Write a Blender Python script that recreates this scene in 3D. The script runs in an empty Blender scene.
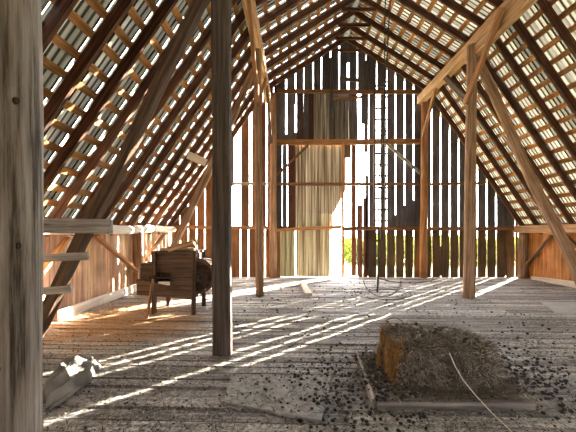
import bpy, math, random
from mathutils import Vector, Matrix, noise

R = random.Random(7)
sc = bpy.context.scene
COL = sc.collection

# ------------------------------------------------------------------ frame
F = 330.0            # focal length in pixels of the 576 x 432 frame
EYE = 1.4
PX0, PY0 = 293.0, 232.0
WALL_Y = 10.28       # inner face of the gable wall
RX = 1.62            # ridge x
XL, XR = -3.78, 7.02
ZA, ZB, ZE = 7.22, 5.67, 1.42   # apex, gambrel break, eaves
BX = 2.46            # half width at the break
K = 32.1             # pixels per metre on the gable wall

def wx(px): return (px - PX0) / K
def wz(py): return EYE + (PY0 - py) / K
def at(px, py, Y): return Vector(((px - PX0) / F * Y, Y, EYE + (PY0 - py) / F * Y))
def ground(px, py, z=0.0):
    Y = F * (EYE - z) / (py - PY0)
    return Vector(((px - PX0) / F * Y, Y, z))

def roof_z(x):
    d = abs(x - RX)
    if d <= BX:
        return ZA - (ZA - ZB) * d / BX
    return ZB - (ZB - ZE) * (d - BX) / (XR - RX - BX)

ORD = ['', 'first', 'second', 'third', 'fourth', 'fifth', 'sixth', 'seventh', 'eighth', 'ninth', 'tenth', 'eleventh',
       'twelfth', 'thirteenth', 'fourteenth', 'fifteenth', 'sixteenth', 'seventeenth', 'eighteenth', 'nineteenth', 'twentieth']

# ------------------------------------------------------------------ materials
def nt(m):
    m.use_nodes = True
    t = m.node_tree
    t.nodes.clear()
    return t

def ramp(t, stops):
    r = t.nodes.new('ShaderNodeValToRGB')
    el = r.color_ramp.elements
    while len(el) < len(stops): el.new(0.5)
    for e, (p, c) in zip(el, stops):
        e.position = p
        e.color = (c[0], c[1], c[2], 1)
    return r

def wood(name, stops, axis='X', rough=.8, fine=30.0, tint=False, spread=.25, bump=.7):
    """weathered timber; grain runs along the object's own axis"""
    m = bpy.data.materials.new(name); t = nt(m); N = t.nodes; L = t.links
    out = N.new('ShaderNodeOutputMaterial'); b = N.new('ShaderNodeBsdfPrincipled')
    b.inputs['Roughness'].default_value = rough
    b.inputs['Specular IOR Level'].default_value = .25
    L.new(b.outputs[0], out.inputs[0])
    tc = N.new('ShaderNodeTexCoord'); mp = N.new('ShaderNodeMapping')
    s = {'X': (1.1, fine, fine), 'Y': (fine, 1.1, fine), 'Z': (fine, fine, 1.1)}[axis]
    mp.inputs['Scale'].default_value = s
    L.new(tc.outputs['Object'], mp.inputs['Vector'])
    oi = N.new('ShaderNodeObjectInfo')
    add = N.new('ShaderNodeVectorMath'); add.operation = 'ADD'
    mul = N.new('ShaderNodeMath'); mul.operation = 'MULTIPLY'; mul.inputs[1].default_value = 40
    L.new(oi.outputs['Random'], mul.inputs[0])
    L.new(mp.outputs[0], add.inputs[0]); L.new(mul.outputs[0], add.inputs[1])
    n = N.new('ShaderNodeTexNoise'); n.inputs['Scale'].default_value = 1.0
    n.inputs['Detail'].default_value = 8; n.inputs['Roughness'].default_value = .72
    L.new(add.outputs[0], n.inputs['Vector'])
    stops = [(.5 + (p - .5) * .62, c) for p, c in stops]
    r = ramp(t, stops); L.new(n.outputs['Fac'], r.inputs[0])
    # broad blotches of wear
    n2 = N.new('ShaderNodeTexNoise'); n2.inputs['Scale'].default_value = 2.3; n2.inputs['Detail'].default_value = 3
    L.new(tc.outputs['Object'], n2.inputs['Vector'])
    mr = N.new('ShaderNodeMapRange'); mr.inputs[1].default_value = .3; mr.inputs[2].default_value = .7
    mr.inputs[3].default_value = 1 - spread; mr.inputs[4].default_value = 1 + spread
    L.new(n2.outputs['Fac'], mr.inputs[0])
    mr2 = N.new('ShaderNodeMapRange'); mr2.inputs[3].default_value = 1 - spread; mr2.inputs[4].default_value = 1 + spread
    L.new(oi.outputs['Random'], mr2.inputs[0])
    mm = N.new('ShaderNodeMath'); mm.operation = 'MULTIPLY'
    L.new(mr.outputs[0], mm.inputs[0]); L.new(mr2.outputs[0], mm.inputs[1])
    vs = N.new('ShaderNodeVectorMath'); vs.operation = 'SCALE'
    L.new(r.outputs[0], vs.inputs[0]); L.new(mm.outputs[0], vs.inputs['Scale'])
    col = vs.outputs[0]
    if tint:
        at_ = N.new('ShaderNodeAttribute'); at_.attribute_name = 'tint'
        mx = N.new('ShaderNodeVectorMath'); mx.operation = 'MULTIPLY'
        L.new(col, mx.inputs[0]); L.new(at_.outputs['Color'], mx.inputs[1]); col = mx.outputs[0]
    L.new(col, b.inputs['Base Color'])
    bp = N.new('ShaderNodeBump'); bp.inputs['Strength'].default_value = bump; bp.inputs['Distance'].default_value = .01
    L.new(n.outputs['Fac'], bp.inputs['Height']); L.new(bp.outputs[0], b.inputs['Normal'])
    return m

def plain(name, c, rough=.85, var=.3, scale=9.0, metal=0.0):
    m = bpy.data.materials.new(name); t = nt(m); N = t.nodes; L = t.links
    out = N.new('ShaderNodeOutputMaterial'); b = N.new('ShaderNodeBsdfPrincipled')
    b.inputs['Roughness'].default_value = rough; b.inputs['Metallic'].default_value = metal
    b.inputs['Specular IOR Level'].default_value = .25
    tc = N.new('ShaderNodeTexCoord'); n = N.new('ShaderNodeTexNoise')
    n.inputs['Scale'].default_value = scale; n.inputs['Detail'].default_value = 5
    L.new(tc.outputs['Object'], n.inputs['Vector'])
    r = ramp(t, [(.3, [v * (1 - var) for v in c]), (.7, [min(1, v * (1 + var)) for v in c])])
    L.new(n.outputs['Fac'], r.inputs[0]); L.new(r.outputs[0], b.inputs['Base Color'])
    L.new(b.outputs[0], out.inputs[0])
    return m

def tinted(name, base=(1, 1, 1), rough=.9):
    m = bpy.data.materials.new(name); t = nt(m); N = t.nodes; L = t.links
    out = N.new('ShaderNodeOutputMaterial'); b = N.new('ShaderNodeBsdfPrincipled')
    b.inputs['Roughness'].default_value = rough; b.inputs['Specular IOR Level'].default_value = .2
    a = N.new('ShaderNodeAttribute'); a.attribute_name = 'tint'
    mx = N.new('ShaderNodeVectorMath'); mx.operation = 'MULTIPLY'; mx.inputs[1].default_value = base
    L.new(a.outputs['Color'], mx.inputs[0]); L.new(mx.outputs[0], b.inputs['Base Color'])
    L.new(b.outputs[0], out.inputs[0])
    return m

def sheet_material(name, a, bcol, trans, scale=(.5, 16, .5)):
    """old ribbed roofing sheet, weathered in streaks, letting some daylight through"""
    m = bpy.data.materials.new(name); t = nt(m); N = t.nodes; L = t.links
    out = N.new('ShaderNodeOutputMaterial')
    d = N.new('ShaderNodeBsdfDiffuse'); tr = N.new('ShaderNodeBsdfTranslucent')
    mix = N.new('ShaderNodeMixShader'); mix.inputs[0].default_value = trans
    tc = N.new('ShaderNodeTexCoord'); mp = N.new('ShaderNodeMapping')
    mp.inputs['Scale'].default_value = scale
    L.new(tc.outputs['Object'], mp.inputs['Vector'])
    n = N.new('ShaderNodeTexNoise'); n.inputs['Scale'].default_value = 1.0; n.inputs['Detail'].default_value = 3
    L.new(mp.outputs[0], n.inputs['Vector'])
    r = ramp(t, [(.36, a), (.62, bcol)]); L.new(n.outputs['Fac'], r.inputs[0])
    at_ = N.new('ShaderNodeAttribute'); at_.attribute_name = 'tint'
    mx = N.new('ShaderNodeVectorMath'); mx.operation = 'MULTIPLY'
    L.new(r.outputs[0], mx.inputs[0]); L.new(at_.outputs['Color'], mx.inputs[1])
    L.new(mx.outputs[0], d.inputs[0]); L.new(mx.outputs[0], tr.inputs[0])
    L.new(d.outputs[0], mix.inputs[1]); L.new(tr.outputs[0], mix.inputs[2]); L.new(mix.outputs[0], out.inputs[0])
    return m

def floor_material():
    m = bpy.data.materials.new('floor_planks'); t = nt(m); N = t.nodes; L = t.links
    out = N.new('ShaderNodeOutputMaterial'); b = N.new('ShaderNodeBsdfPrincipled')
    b.inputs['Roughness'].default_value = .75; b.inputs['Specular IOR Level'].default_value = .35
    tc = N.new('ShaderNodeTexCoord'); mp = N.new('ShaderNodeMapping')
    mp.inputs['Scale'].default_value = (1.4, 30, 30)
    L.new(tc.outputs['Object'], mp.inputs['Vector'])
    n = N.new('ShaderNodeTexNoise'); n.inputs['Scale'].default_value = 1; n.inputs['Detail'].default_value = 6
    L.new(mp.outputs[0], n.inputs['Vector'])
    r = ramp(t, [(.3, (.26, .252, .245)), (.7, (.68, .67, .66))]); L.new(n.outputs['Fac'], r.inputs[0])
    a = N.new('ShaderNodeAttribute'); a.attribute_name = 'tint'
    mx = N.new('ShaderNodeVectorMath'); mx.operation = 'MULTIPLY'
    L.new(r.outputs[0], mx.inputs[0]); L.new(a.outputs['Color'], mx.inputs[1])
    # dry litter and grime trodden into the boards
    n2 = N.new('ShaderNodeTexNoise'); n2.inputs['Scale'].default_value = 30; n2.inputs['Detail'].default_value = 9
    n2.inputs['Roughness'].default_value = .75
    L.new(tc.outputs['Object'], n2.inputs['Vector'])
    r2 = ramp(t, [(.46, (0, 0, 0)), (.54, (1, 1, 1))]); L.new(n2.outputs['Fac'], r2.inputs[0])
    n3 = N.new('ShaderNodeTexNoise'); n3.inputs['Scale'].default_value = 1.1; n3.inputs['Detail'].default_value = 4
    L.new(tc.outputs['Object'], n3.inputs['Vector'])
    r3 = ramp(t, [(.35, (.25, .25, .25)), (.65, (.95, .95, .95))]); L.new(n3.outputs['Fac'], r3.inputs[0])
    mul = N.new('ShaderNodeMath'); mul.operation = 'MULTIPLY'
    L.new(r2.outputs[0], mul.inputs[0]); L.new(r3.outputs[0], mul.inputs[1])
    mix = N.new('ShaderNodeMix'); mix.data_type = 'RGBA'
    L.new(mul.outputs[0], mix.inputs['Factor']); L.new(mx.outputs[0], mix.inputs['A'])
    mix.inputs['B'].default_value = (.085, .075, .065, 1)
    # chaff spilled round the old machine
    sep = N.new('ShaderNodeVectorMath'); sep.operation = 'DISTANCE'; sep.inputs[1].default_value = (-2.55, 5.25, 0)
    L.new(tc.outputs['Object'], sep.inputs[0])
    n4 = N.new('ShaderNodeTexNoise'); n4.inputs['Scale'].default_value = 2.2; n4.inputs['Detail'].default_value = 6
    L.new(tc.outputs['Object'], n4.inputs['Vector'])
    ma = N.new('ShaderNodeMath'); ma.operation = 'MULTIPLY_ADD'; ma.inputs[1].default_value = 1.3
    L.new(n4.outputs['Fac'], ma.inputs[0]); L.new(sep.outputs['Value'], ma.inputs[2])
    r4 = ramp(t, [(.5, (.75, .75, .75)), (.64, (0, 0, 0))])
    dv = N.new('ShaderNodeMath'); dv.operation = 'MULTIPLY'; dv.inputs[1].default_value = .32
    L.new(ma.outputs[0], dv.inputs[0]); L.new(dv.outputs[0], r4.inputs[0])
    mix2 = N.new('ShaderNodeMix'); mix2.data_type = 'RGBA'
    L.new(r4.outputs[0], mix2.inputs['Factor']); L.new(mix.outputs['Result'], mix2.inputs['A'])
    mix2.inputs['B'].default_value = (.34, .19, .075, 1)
    L.new(mix2.outputs['Result'], b.inputs['Base Color'])
    bp = N.new('ShaderNodeBump'); bp.inputs['Strength'].default_value = .8; bp.inputs['Distance'].default_value = .012
    L.new(n2.outputs['Fac'], bp.inputs['Height']); L.new(bp.outputs[0], b.inputs['Normal'])
    L.new(b.outputs[0], out.inputs[0])
    return m

M = {}
M['rafter'] = wood('rafter_wood', [(.3, (.025, .013, .01)), (.7, (.17, .073, .034))], spread=.15)
M['batten'] = wood('batten_wood', [(.3, (.24, .105, .035)), (.7, (.52, .27, .1))], axis='Y', spread=.25)
M['purlin'] = wood('purlin_wood', [(.3, (.3, .165, .085)), (.7, (.64, .43, .25))], spread=.12)
M['brace'] = wood('brace_wood', [(.3, (.25, .115, .045)), (.7, (.5, .27, .12))], spread=.15)
M['post'] = wood('post_wood', [(.3, (.16, .095, .058)), (.7, (.44, .29, .18))], spread=.15)
M['darkpost'] = wood('dark_post_wood', [(.3, (.045, .038, .034)), (.7, (.15, .115, .095))], spread=.1)
M['greypost'] = wood('grey_post_wood', [(.3, (.06, .048, .038)), (.44, (.24, .215, .19)), (.7, (.48, .455, .43))], fine=20, spread=.12, tint=True)
M['grey'] = wood('grey_board_wood', [(.3, (.24, .22, .19)), (.7, (.52, .48, .43))], spread=.12)
M['pale'] = wood('pale_wood', [(.3, (.6, .53, .43)), (.7, (.85, .79, .7))], spread=.1)
M['strut'] = wood('strut_wood', [(.3, (.05, .032, .022)), (.7, (.17, .1, .06))], spread=.1)
M['wallboard'] = wood('wall_board_wood', [(.3, (.3, .15, .06)), (.7, (.6, .36, .18))], axis='Z', tint=True, fine=16)
M['gable'] = wood('gable_board_wood', [(.3, (.55, .5, .46)), (.7, (1, 1, 1))], axis='Z', tint=True, fine=16, spread=.2)
M['girt'] = wood('girt_wood', [(.3, (.12, .06, .03)), (.7, (.3, .16, .08))], spread=.12)
M['machine'] = wood('machine_wood', [(.3, (.035, .022, .016)), (.7, (.12, .078, .055))], spread=.15)
M['machineZ'] = wood('machine_frame_wood', [(.3, (.03, .019, .014)), (.7, (.1, .062, .045))], axis='Z', spread=.15)
M['iron'] = plain('old_iron', (.05, .04, .035), rough=.55, metal=.6)
M['oldplank'] = wood('old_plank_wood', [(.3, (.06, .05, .042)), (.7, (.2, .18, .155))], spread=.3)
M['rope'] = plain('rope_fibre', (.06, .052, .045), scale=60)
M['twine'] = plain('pale_twine', (.75, .7, .6), scale=60)
M['ply'] = plain('plywood', (.3, .3, .285), var=.35, scale=22)
M['tin'] = plain('floor_tin', (.42, .42, .41), rough=.6, var=.12, scale=3)
M['cloth'] = plain('sackcloth', (.2, .185, .165), var=.5, scale=5)
M['metal'] = sheet_material('gable_tin', (.22, .17, .12), (.6, .56, .48), .1, (22, .5, .4))
M['roof'] = sheet_material('roof_sheet', (.28, .265, .24), (.54, .52, .46), .03)
M['floor'] = floor_material()
M['straw'] = tinted('straw')
M['bale'] = plain('bale_hay', (.06, .047, .034), var=.5, scale=30)
M['grass'] = plain('meadow_grass', (.46, .47, .22), var=.3, scale=.6)

# ------------------------------------------------------------------ mesh helpers
class MB:
    def __init__(s): s.v = []; s.f = []; s.t = []
    def quadgrid(s, rows, closed=False, tint=(1, 1, 1)):
        o = len(s.v); n = len(rows[0])
        for r in rows: s.v += [tuple(p) for p in r]
        for i in range(len(rows) - 1):
            for j in range(n if closed else n - 1):
                k = (j + 1) % n
                s.f.append((o + i * n + j, o + i * n + k, o + (i + 1) * n + k, o + (i + 1) * n + j)); s.t.append(tint)
        return o, n
    def poly(s, pts, tint=(1, 1, 1)):
        o = len(s.v); s.v += [tuple(p) for p in pts]; s.f.append(tuple(range(o, o + len(pts)))); s.t.append(tint)
    def prism(s, lo, hi, tint=(1, 1, 1)):
        """two matching outlines joined into a closed solid"""
        o = len(s.v); n = len(lo)
        s.v += [tuple(p) for p in lo] + [tuple(p) for p in hi]
        s.f.append(tuple(range(o + n - 1, o - 1, -1))); s.t.append(tint)
        s.f.append(tuple(range(o + n, o + 2 * n))); s.t.append(tint)
        for j in range(n):
            k = (j + 1) % n
            s.f.append((o + j, o + k, o + n + k, o + n + j)); s.t.append(tint)
    def box(s, x0, x1, y0, y1, z0, z1, tint=(1, 1, 1)):
        s.prism([(x0, y0, z0), (x1, y0, z0), (x1, y1, z0), (x0, y1, z0)],
                [(x0, y0, z1), (x1, y0, z1), (x1, y1, z1), (x0, y1, z1)], tint)
    def rings(s, rings, tint=(1, 1, 1), caps=True):
        o, n = s.quadgrid(rings, True, tint)
        if caps:
            s.f.append(tuple(range(o + n - 1, o - 1, -1))); s.t.append(tint)
            e = o + (len(rings) - 1) * n
            s.f.append(tuple(range(e, e + n))); s.t.append(tint)
    def tube(s, pts, r, n=6, tint=(1, 1, 1)):
        pts = [Vector(p) for p in pts]; rings = []
        ref = Vector((.31, .17, .93))
        for i, p in enumerate(pts):
            d = (pts[min(i + 1, len(pts) - 1)] - pts[max(i - 1, 0)]).normalized()
            a = d.cross(ref).normalized(); b = d.cross(a)
            rings.append([p + (a * math.cos(q) + b * math.sin(q)) * r for q in (2 * math.pi * j / n for j in range(n))])
        s.rings(rings, tint)
    def build(s, name, mat, parent=None, loc=(0, 0, 0), smooth=False, matrix=None):
        me = bpy.data.meshes.new(name)
        me.from_pydata(s.v, [], s.f); me.update()
        ca = me.color_attributes.new('tint', 'FLOAT_COLOR', 'CORNER')
        buf = []
        for f, t in zip(s.f, s.t): buf += [t[0], t[1], t[2], 1.0] * len(f)
        ca.data.foreach_set('color', buf)
        if smooth: me.shade_smooth()
        me.materials.append(mat)
        o = bpy.data.objects.new(name, me); COL.objects.link(o)
        if parent: o.parent = parent
        o.location = loc
        if matrix: o.matrix_local = matrix
        return o

def tag(o, label, cat, group=None, kind=None):
    if label: o['label'] = label
    if cat: o['category'] = cat
    if group: o['group'] = group
    if kind: o['kind'] = kind
    return o

def struct(o, label, cat='wall'):
    return tag(o, label, cat, kind='structure')

def empty(name, loc, label, cat, group=None):
    o = bpy.data.objects.new(name, None); COL.objects.link(o); o.location = loc
    o.empty_display_size = .2
    return tag(o, label, cat, group)

def frame(p0, p1, up=(0, 0, 1)):
    p0, p1 = Vector(p0), Vector(p1)
    x = (p1 - p0).normalized(); u = Vector(up)
    if abs(x.dot(u.normalized())) > .98: u = Vector((0, 1, 0))
    y = u.cross(x).normalized(); z = x.cross(y)
    m = Matrix((x, y, z)).transposed().to_4x4(); m.translation = p0
    return m, (p1 - p0).length

def beam(name, p0, p1, w, h, mat, up=(0, 0, 1), wob=.006, ch=.12, parent=None, taper=1.0):
    """sawn timber: local X along its length, w across, h along up; worn edges, slight wander"""
    m, L = frame(p0, p1, up)
    if parent: m.translation = Vector(p0)
    n = max(2, int(L / .35)); rr = []
    sd = R.random() * 100
    for i in range(n + 1):
        q = i / n; k = 1 + (taper - 1) * q
        a, b, c = w / 2 * k, h / 2 * k, min(w, h) * ch * k
        dy = (noise.noise((q * L * .9, sd, 0))) * wob; dz = (noise.noise((q * L * .9, sd, 7))) * wob
        prof = [(-a + c, -b), (a - c, -b), (a, -b + c), (a, b - c), (a - c, b), (-a + c, b), (-a, b - c), (-a, -b + c)]
        rr.append([(q * L, y + dy + noise.noise((q * 5, y * 9, sd)) * wob * .5, z + dz) for y, z in prof])
    mb = MB(); mb.rings(rr)
    return mb.build(name, mat, parent, matrix=m)

def log(name, p0, p1, r0, r1, mat, wob=.02, n=14, parent=None, lump=.06, knots=()):
    """round pole: tapering, slightly crooked"""
    m, L = frame(p0, p1)
    k = max(4, int(L / .22)); rr = []; sd = R.random() * 100
    for i in range(k + 1):
        q = i / k; r = r0 + (r1 - r0) * q
        dy = noise.noise((q * L * .6, sd, 0)) * wob; dz = noise.noise((q * L * .6, sd, 9)) * wob
        if i in (0, k): pass
        row = []
        for j in range(n):
            a = 2 * math.pi * j / n
            rad = r * (1 + lump * noise.noise((math.cos(a) * 1.3, math.sin(a) * 1.3, q * L * 1.5 + sd)))
            row.append((q * L, math.cos(a) * rad + dy, math.sin(a) * rad + dz))
        rr.append(row)
    mb = MB(); mb.rings(rr)
    for kx, ka, kr in knots:      # dark knots bulging from the bark side
        c, s_ = math.cos(ka), math.sin(ka); q0 = []
        for h_, f_ in ((-.01, 1.0), (.006, .9), (.009, .6), (.003, .25)):
            rad = r0 + h_
            q0.append([(kx + kr * f_ * 1.4 * math.cos(b), c * rad - s_ * kr * f_ * math.sin(b), s_ * rad + c * kr * f_ * math.sin(b)) for b in (j * math.pi / 5 for j in range(10))])
        mb.rings(q0, (.3, .26, .22))
    return mb.build(name, mat, parent, matrix=m, smooth=True)

# ------------------------------------------------------------------ floor, ground
mb = MB()
th = math.radians(-2.2); ct, sn = math.cos(th), math.sin(th)
y = -2.6
while y < 11.4:
    w = R.uniform(.135, .185)
    x = -7.0
    while x < 9.5:
        l = R.uniform(2.4, 4.6); x1 = min(x + l, 9.5)
        g = R.uniform(.02, .045); dz = R.uniform(-.012, .005); v = R.uniform(.55, 1.25)
        c = (v, v * R.uniform(.97, 1.0), v * R.uniform(.93, 1.0))
        def rot(px_, py_, z): return (px_ * ct - py_ * sn, px_ * sn + py_ * ct, z)
        tw = R.uniform(-.003, .003)
        lo = [rot(x + .004, y, -.04), rot(x1, y, -.04), rot(x1, y + w - g, -.04), rot(x + .004, y + w - g, -.04)]
        hi = [rot(x + .004, y, dz), rot(x1, y, dz + tw), rot(x1, y + w - g, dz - tw), rot(x + .004, y + w - g, dz)]
        # keep inside the barn
        if not (max(p[0] for p in hi) < XL - .1 or min(p[0] for p in hi) > XR + .1 or min(p[1] for p in hi) > 10.45):
            mb.prism([(min(max(p[0], XL - .1), XR + .1), min(p[1], 10.4), p[2]) for p in lo],
                     [(min(max(p[0], XL - .1), XR + .1), min(p[1], 10.4), p[2]) for p in hi], c)
        x = x1
    y += w
mb.box(XL - .1, XR + .1, -2.4, 10.36, -.12, -.045, (.12, .1, .08))
struct(mb.build('floor', M['floor']), 'worn grey plank barn floor strewn with litter', 'floor')

mb = MB()
rows = []
for i in range(25):
    yy = -40 + i * 10
    rows.append([(-120 + j * 10, yy, -.55 + .3 * noise.noise((j * .7, i * .7, 3)) + max(0, (yy - 60)) * .005) for j in range(25)])
mb.quadgrid(rows)
struct(mb.build('terrain', M['grass'], smooth=True), 'bright green meadow outside beyond the board gaps', 'ground')

mb = MB()
def leaf_mat():
    m = bpy.data.materials.new('shrub_leaves'); t = nt(m); N = t.nodes; L = t.links
    out = N.new('ShaderNodeOutputMaterial'); d = N.new('ShaderNodeBsdfDiffuse'); tr = N.new('ShaderNodeBsdfTranslucent'); mx = N.new('ShaderNodeMixShader')
    a = N.new('ShaderNodeAttribute'); a.attribute_name = 'tint'
    L.new(a.outputs['Color'], d.inputs[0]); L.new(a.outputs['Color'], tr.inputs[0]); mx.inputs[0].default_value = .3
    L.new(d.outputs[0], mx.inputs[1]); L.new(tr.outputs[0], mx.inputs[2]); L.new(mx.outputs[0], out.inputs[0])
    return m
for i in range(15000):
    x = R.uniform(3.2, 19.5); y = R.uniform(19, 22)
    top = .95 + .45 * noise.noise((x * .6, y * .5, 4))
    z = -.75 + (top + .75) * R.random() ** .7
    d = Vector((R.uniform(-1, 1), R.uniform(-1, 1), R.uniform(-.4, 1))).normalized(); e = d.orthogonal().normalized() * .09; p = Vector((x, y, z)); k = R.uniform(.6, 1.3)
    mb.poly([p, p + d * .13 + e, p + d * .3, p + d * .13 - e], (.1 * k, .125 * k, .018 * k))
tag(mb.build('undergrowth', leaf_mat()), 'low green shrubs outside seen through the lower board gaps', 'shrubs', kind='stuff')

# ------------------------------------------------------------------ side walls
def side_wall(name, x, xo, tint, label, y0=-.6, y1=10.3):
    mb = MB(); y = y0
    while y < y1:
        w = R.uniform(.16, .26); v = R.uniform(.75, 1.2)
        t = (tint[0] * v, tint[1] * v * R.uniform(.92, 1.05), tint[2] * v * R.uniform(.85, 1.1))
        j = R.uniform(0, .008)
        mb.box(min(x, xo) - (j if xo < x else -j), max(x, xo) - (j if xo < x else -j), y, min(y + w - R.uniform(.003, .008), y1), -.02, 1.46, t)
        y += w
    return struct(mb.build(name, M['wallboard']), label)
side_wall('wall_left', XL - .06, XL - .09, (1.4, 1.65, 2.2), 'low knee wall of pale brown upright boards under the left eave')  # left tint raised: sunlight on these boards is put into their colour
side_wall('wall_right', XR + .06, XR + .09, (1.0, .82, .62), 'low knee wall of orange brown upright boards under the right eave')

# wall behind the viewer, with a narrow unseen opening added to let in fill light
mb = MB()
def rear(x0, x1, z0, z1=None):
    x = x0
    while x < x1:
        w = min(.24, x1 - x); v = R.uniform(.8, 1.2)
        ta, tb = (roof_z(x) + .1, roof_z(x + w) + .1) if z1 is None else (z1, z1)
        mb.prism([(x, -.68, z0), (x + w - .006, -.68, z0), (x + w - .006, -.655, z0), (x, -.655, z0)],
                 [(x, -.68, ta), (x + w - .006, -.68, tb), (x + w - .006, -.655, tb), (x, -.655, ta)], (v * .5, v * .42, v * .36))
        x += w
FILL_GAP = (3.4, 4.2, 1.9)
rear(XL - .06, FILL_GAP[0], -.02); rear(FILL_GAP[1], XR + .06, -.02); rear(FILL_GAP[0], FILL_GAP[1], FILL_GAP[2])
struct(mb.build('wall_front', M['wallboard']), 'boarded wall behind the viewer with an opening added for fill light')

# ------------------------------------------------------------------ gable wall
DK = (.135, .132, .142)      # dark boards, lightened grey so the colour stands in for haze
OR = (.30, .145, .062)      # warm brown boards
RD = (.2, .085, .05)
mb = MB()
def board(px0, px1, ytop, ybot, tint, dy=0.0, lean=0.0):
    """upright board of the gable; ytop None = up to the roof line"""
    x0, x1 = wx(px0), wx(px1)
    ex = .27 if abs((x0 + x1) / 2 - RX) > BX else .18
    za = roof_z(x0) + ex if ytop is None else wz(ytop)
    zb = roof_z(x1) + ex if ytop is None else wz(ytop) + R.uniform(-.02, .02)
    z0 = wz(ybot) if ybot is not None else -.02
    if min(za, zb) <= z0 + .05: return
    y0 = WALL_Y + dy; y1 = y0 + .024
    v = R.uniform(.75, 1.25); t = tuple(c * v for c in tint)
    j = [R.uniform(-.006, .006) for _ in range(4)]
    mb.prism([(x0 + j[0], y0, z0), (x1 + j[1], y0, z0), (x1 + j[1], y1, z0), (x0 + j[0], y1, z0)],
             [(x0 + j[2] + lean, y0, za), (x1 + j[3] + lean, y0, zb), (x1 + j[3] + lean, y1, zb), (x0 + j[2] + lean, y1, za)], t)
def run(edges, gap, ytop, ybot, tint, jit=.3):
    for a, b in zip(edges[:-1], edges[1:]):
        g = gap * R.uniform(1 - jit, 1 + jit)
        board(a + g / 2, b - g / 2, ytop, ybot, tint)
# left of the gable post: below the rail
run([171, 180, 188, 196.5, 205, 213.5, 222, 231, 240.5, 248.5, 257, 265, 273, 281], 1.2, 227, None, OR)
# above the rail, under the slope, then the big hole, then boards
run([171, 180, 188, 196.5, 205, 213.5, 222, 229.5], 1.0, None, 227, OR)
board(241.2, 249.3, None, 227, (.2, .11, .06)); board(252, 259.7, None, 227, OR); board(260, 266.2, None, 227, RD)
board(267.6, 273.5, None, 227, RD); board(273.8, 277.6, None, 227, DK)
board(231, 234, 135, 186, RD); board(229.5, 232.5, None, 160, RD)
# gable peak above the upper rail
pk = [276, 286, 295.5, 304, 313, 321.5, 330.5, 339, 347.6, 357, 366, 376.8]
for a, b in zip(pk[:-1], pk[1:]):
    g = {339: 1.3, 347.6: 3.4, 357: 1.8}.get(a, R.choice((.7, 1.0, 1.2)))
    board(a + g / 2, b - .35, None, 92, DK)
board(346, 349.6, None, 62, DK, dy=.03)
# upper storey of the middle bay
board(277.3, 285.6, 92, 141, DK); board(287.2, 294.7, 92, 141, DK); board(296.5, 303.5, 92, 141, (.1, .07, .06))
board(285, 288, 134, 141, DK, dy=.026); board(294, 297, 132, 141, DK, dy=.026); board(294.2, 296, 92, 104, DK, dy=.026)
board(303.4, 308.6, 92, 141, DK); board(308.5, 313.7, 92, 141, (.09, .045, .04)); board(329.5, 334, 92, 141, DK, dy=.026); board(332, 350, 92, 101, DK, dy=.05)
board(349.3, 358.2, 92, 142, DK, lean=-.03)
board(361.2, 368.6, 92, 124, DK); board(364.4, 368.6, 92, 152, DK, dy=.026); board(369.2, 375.8, 92, 229, DK)
# middle storey
board(277.3, 282.3, 141, 229, DK); board(282.5, 286.9, 141, 229, DK); board(287.7, 295, 141, 229, (.11, .05, .035))
board(345, 351, 141, 158, (.2, .13, .08))
board(351.4, 356.2, 141, 276, RD); board(357, 358.6, 185, 276, DK)
board(365.8, 368.6, 175, 276, DK)
# lower boards round the doorway
board(358.4, 362.6, 205, None, RD); board(363.3, 367.6, 198, None, RD); board(368.3, 376.5, 229, None, (.12, .08, .05))
# right part: dark boards with open slits, upper and lower lengths
ed = [377, 386.4, 395.4, 404.6, 413.6, 422.6, 431.8, 440.7, 449.8, 458.8, 468, 477.3, 486.8, 496.2, 505.8, 515, 518.5]
for i, (a, b) in enumerate(zip(ed[:-1], ed[1:])):
    if i: board(a + .8, b - .65, None, 228, DK)
    else: board(a + .3, b - .65, None, 92, DK); board(380.6, b - .65, 92, 228, DK)
    board(a + .55, b - .55, 229, None, (.15, .095, .05))
# strips half closing some of the slits
for p, y0_, y1_ in ((422.6, 120, 225), (468, 150, 276), (505.8, 200, 276), (441, 246, 276), (413.5, 200, 228), (404.6, 205, 227), (395.4, 215, 228)):
    board(p - 1.2, p + 1.2, y0_, y1_, DK, dy=.026)
struct(mb.build('wall_back', M['gable']), 'tall gable wall of dark gapped boards at the far end')

def tin_panel(px0, px1, ytop, ybot, label, pitch=.1, tint=(1, 1, 1), dy=.055, cut=None):
    mb = MB(); x0, x1 = wx(px0), wx(px1); n = int((x1 - x0) / pitch * 6)
    zt, zb = wz(ytop), (wz(ybot) if ybot else .0)
    rows = []
    for k, z in ((0, zb), (1, zb + (zt - zb) * .33), (2, zb + (zt - zb) * .66), (3, zt)):
        row = []
        for i in range(n + 1):
            x = x0 + (x1 - x0) * i / n
            zz = z
            if k == 0 and cut: zz = zb + max(0, (x - x0) / (x1 - x0) - cut[0]) / (1 - cut[0]) * cut[1]
            zz += (.02 * noise.noise((x * 2, k, 3)) if k in (0, 3) else 0)
            row.append((x, WALL_Y + dy - .022 * math.cos((x - x0) / pitch * 2 * math.pi) - .008 * (k == 0), zz))
        rows.append(row)
    mb.quadgrid(rows, tint=tint)
    back = [[(p[0], p[1] + .002, p[2]) for p in r] for r in rows[::-1]]
    mb.quadgrid(back, tint=tint)
    o = mb.build('corrugated_metal_sheet', M['metal'], smooth=True)
    return tag(o, label, 'metal sheet', 'corrugated sheets on the gable wall')
tin_panel(313.3, 330.5, 90, 141, 'grey corrugated metal sheet high on the gable wall, left of the short post', tint=(.55, .55, .55), dy=.06)
tin_panel(332.5, 349.6, 97, 141, 'grey corrugated metal sheet high on the gable wall, right of the short post', tint=(.4, .4, .42), dy=.06)
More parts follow.
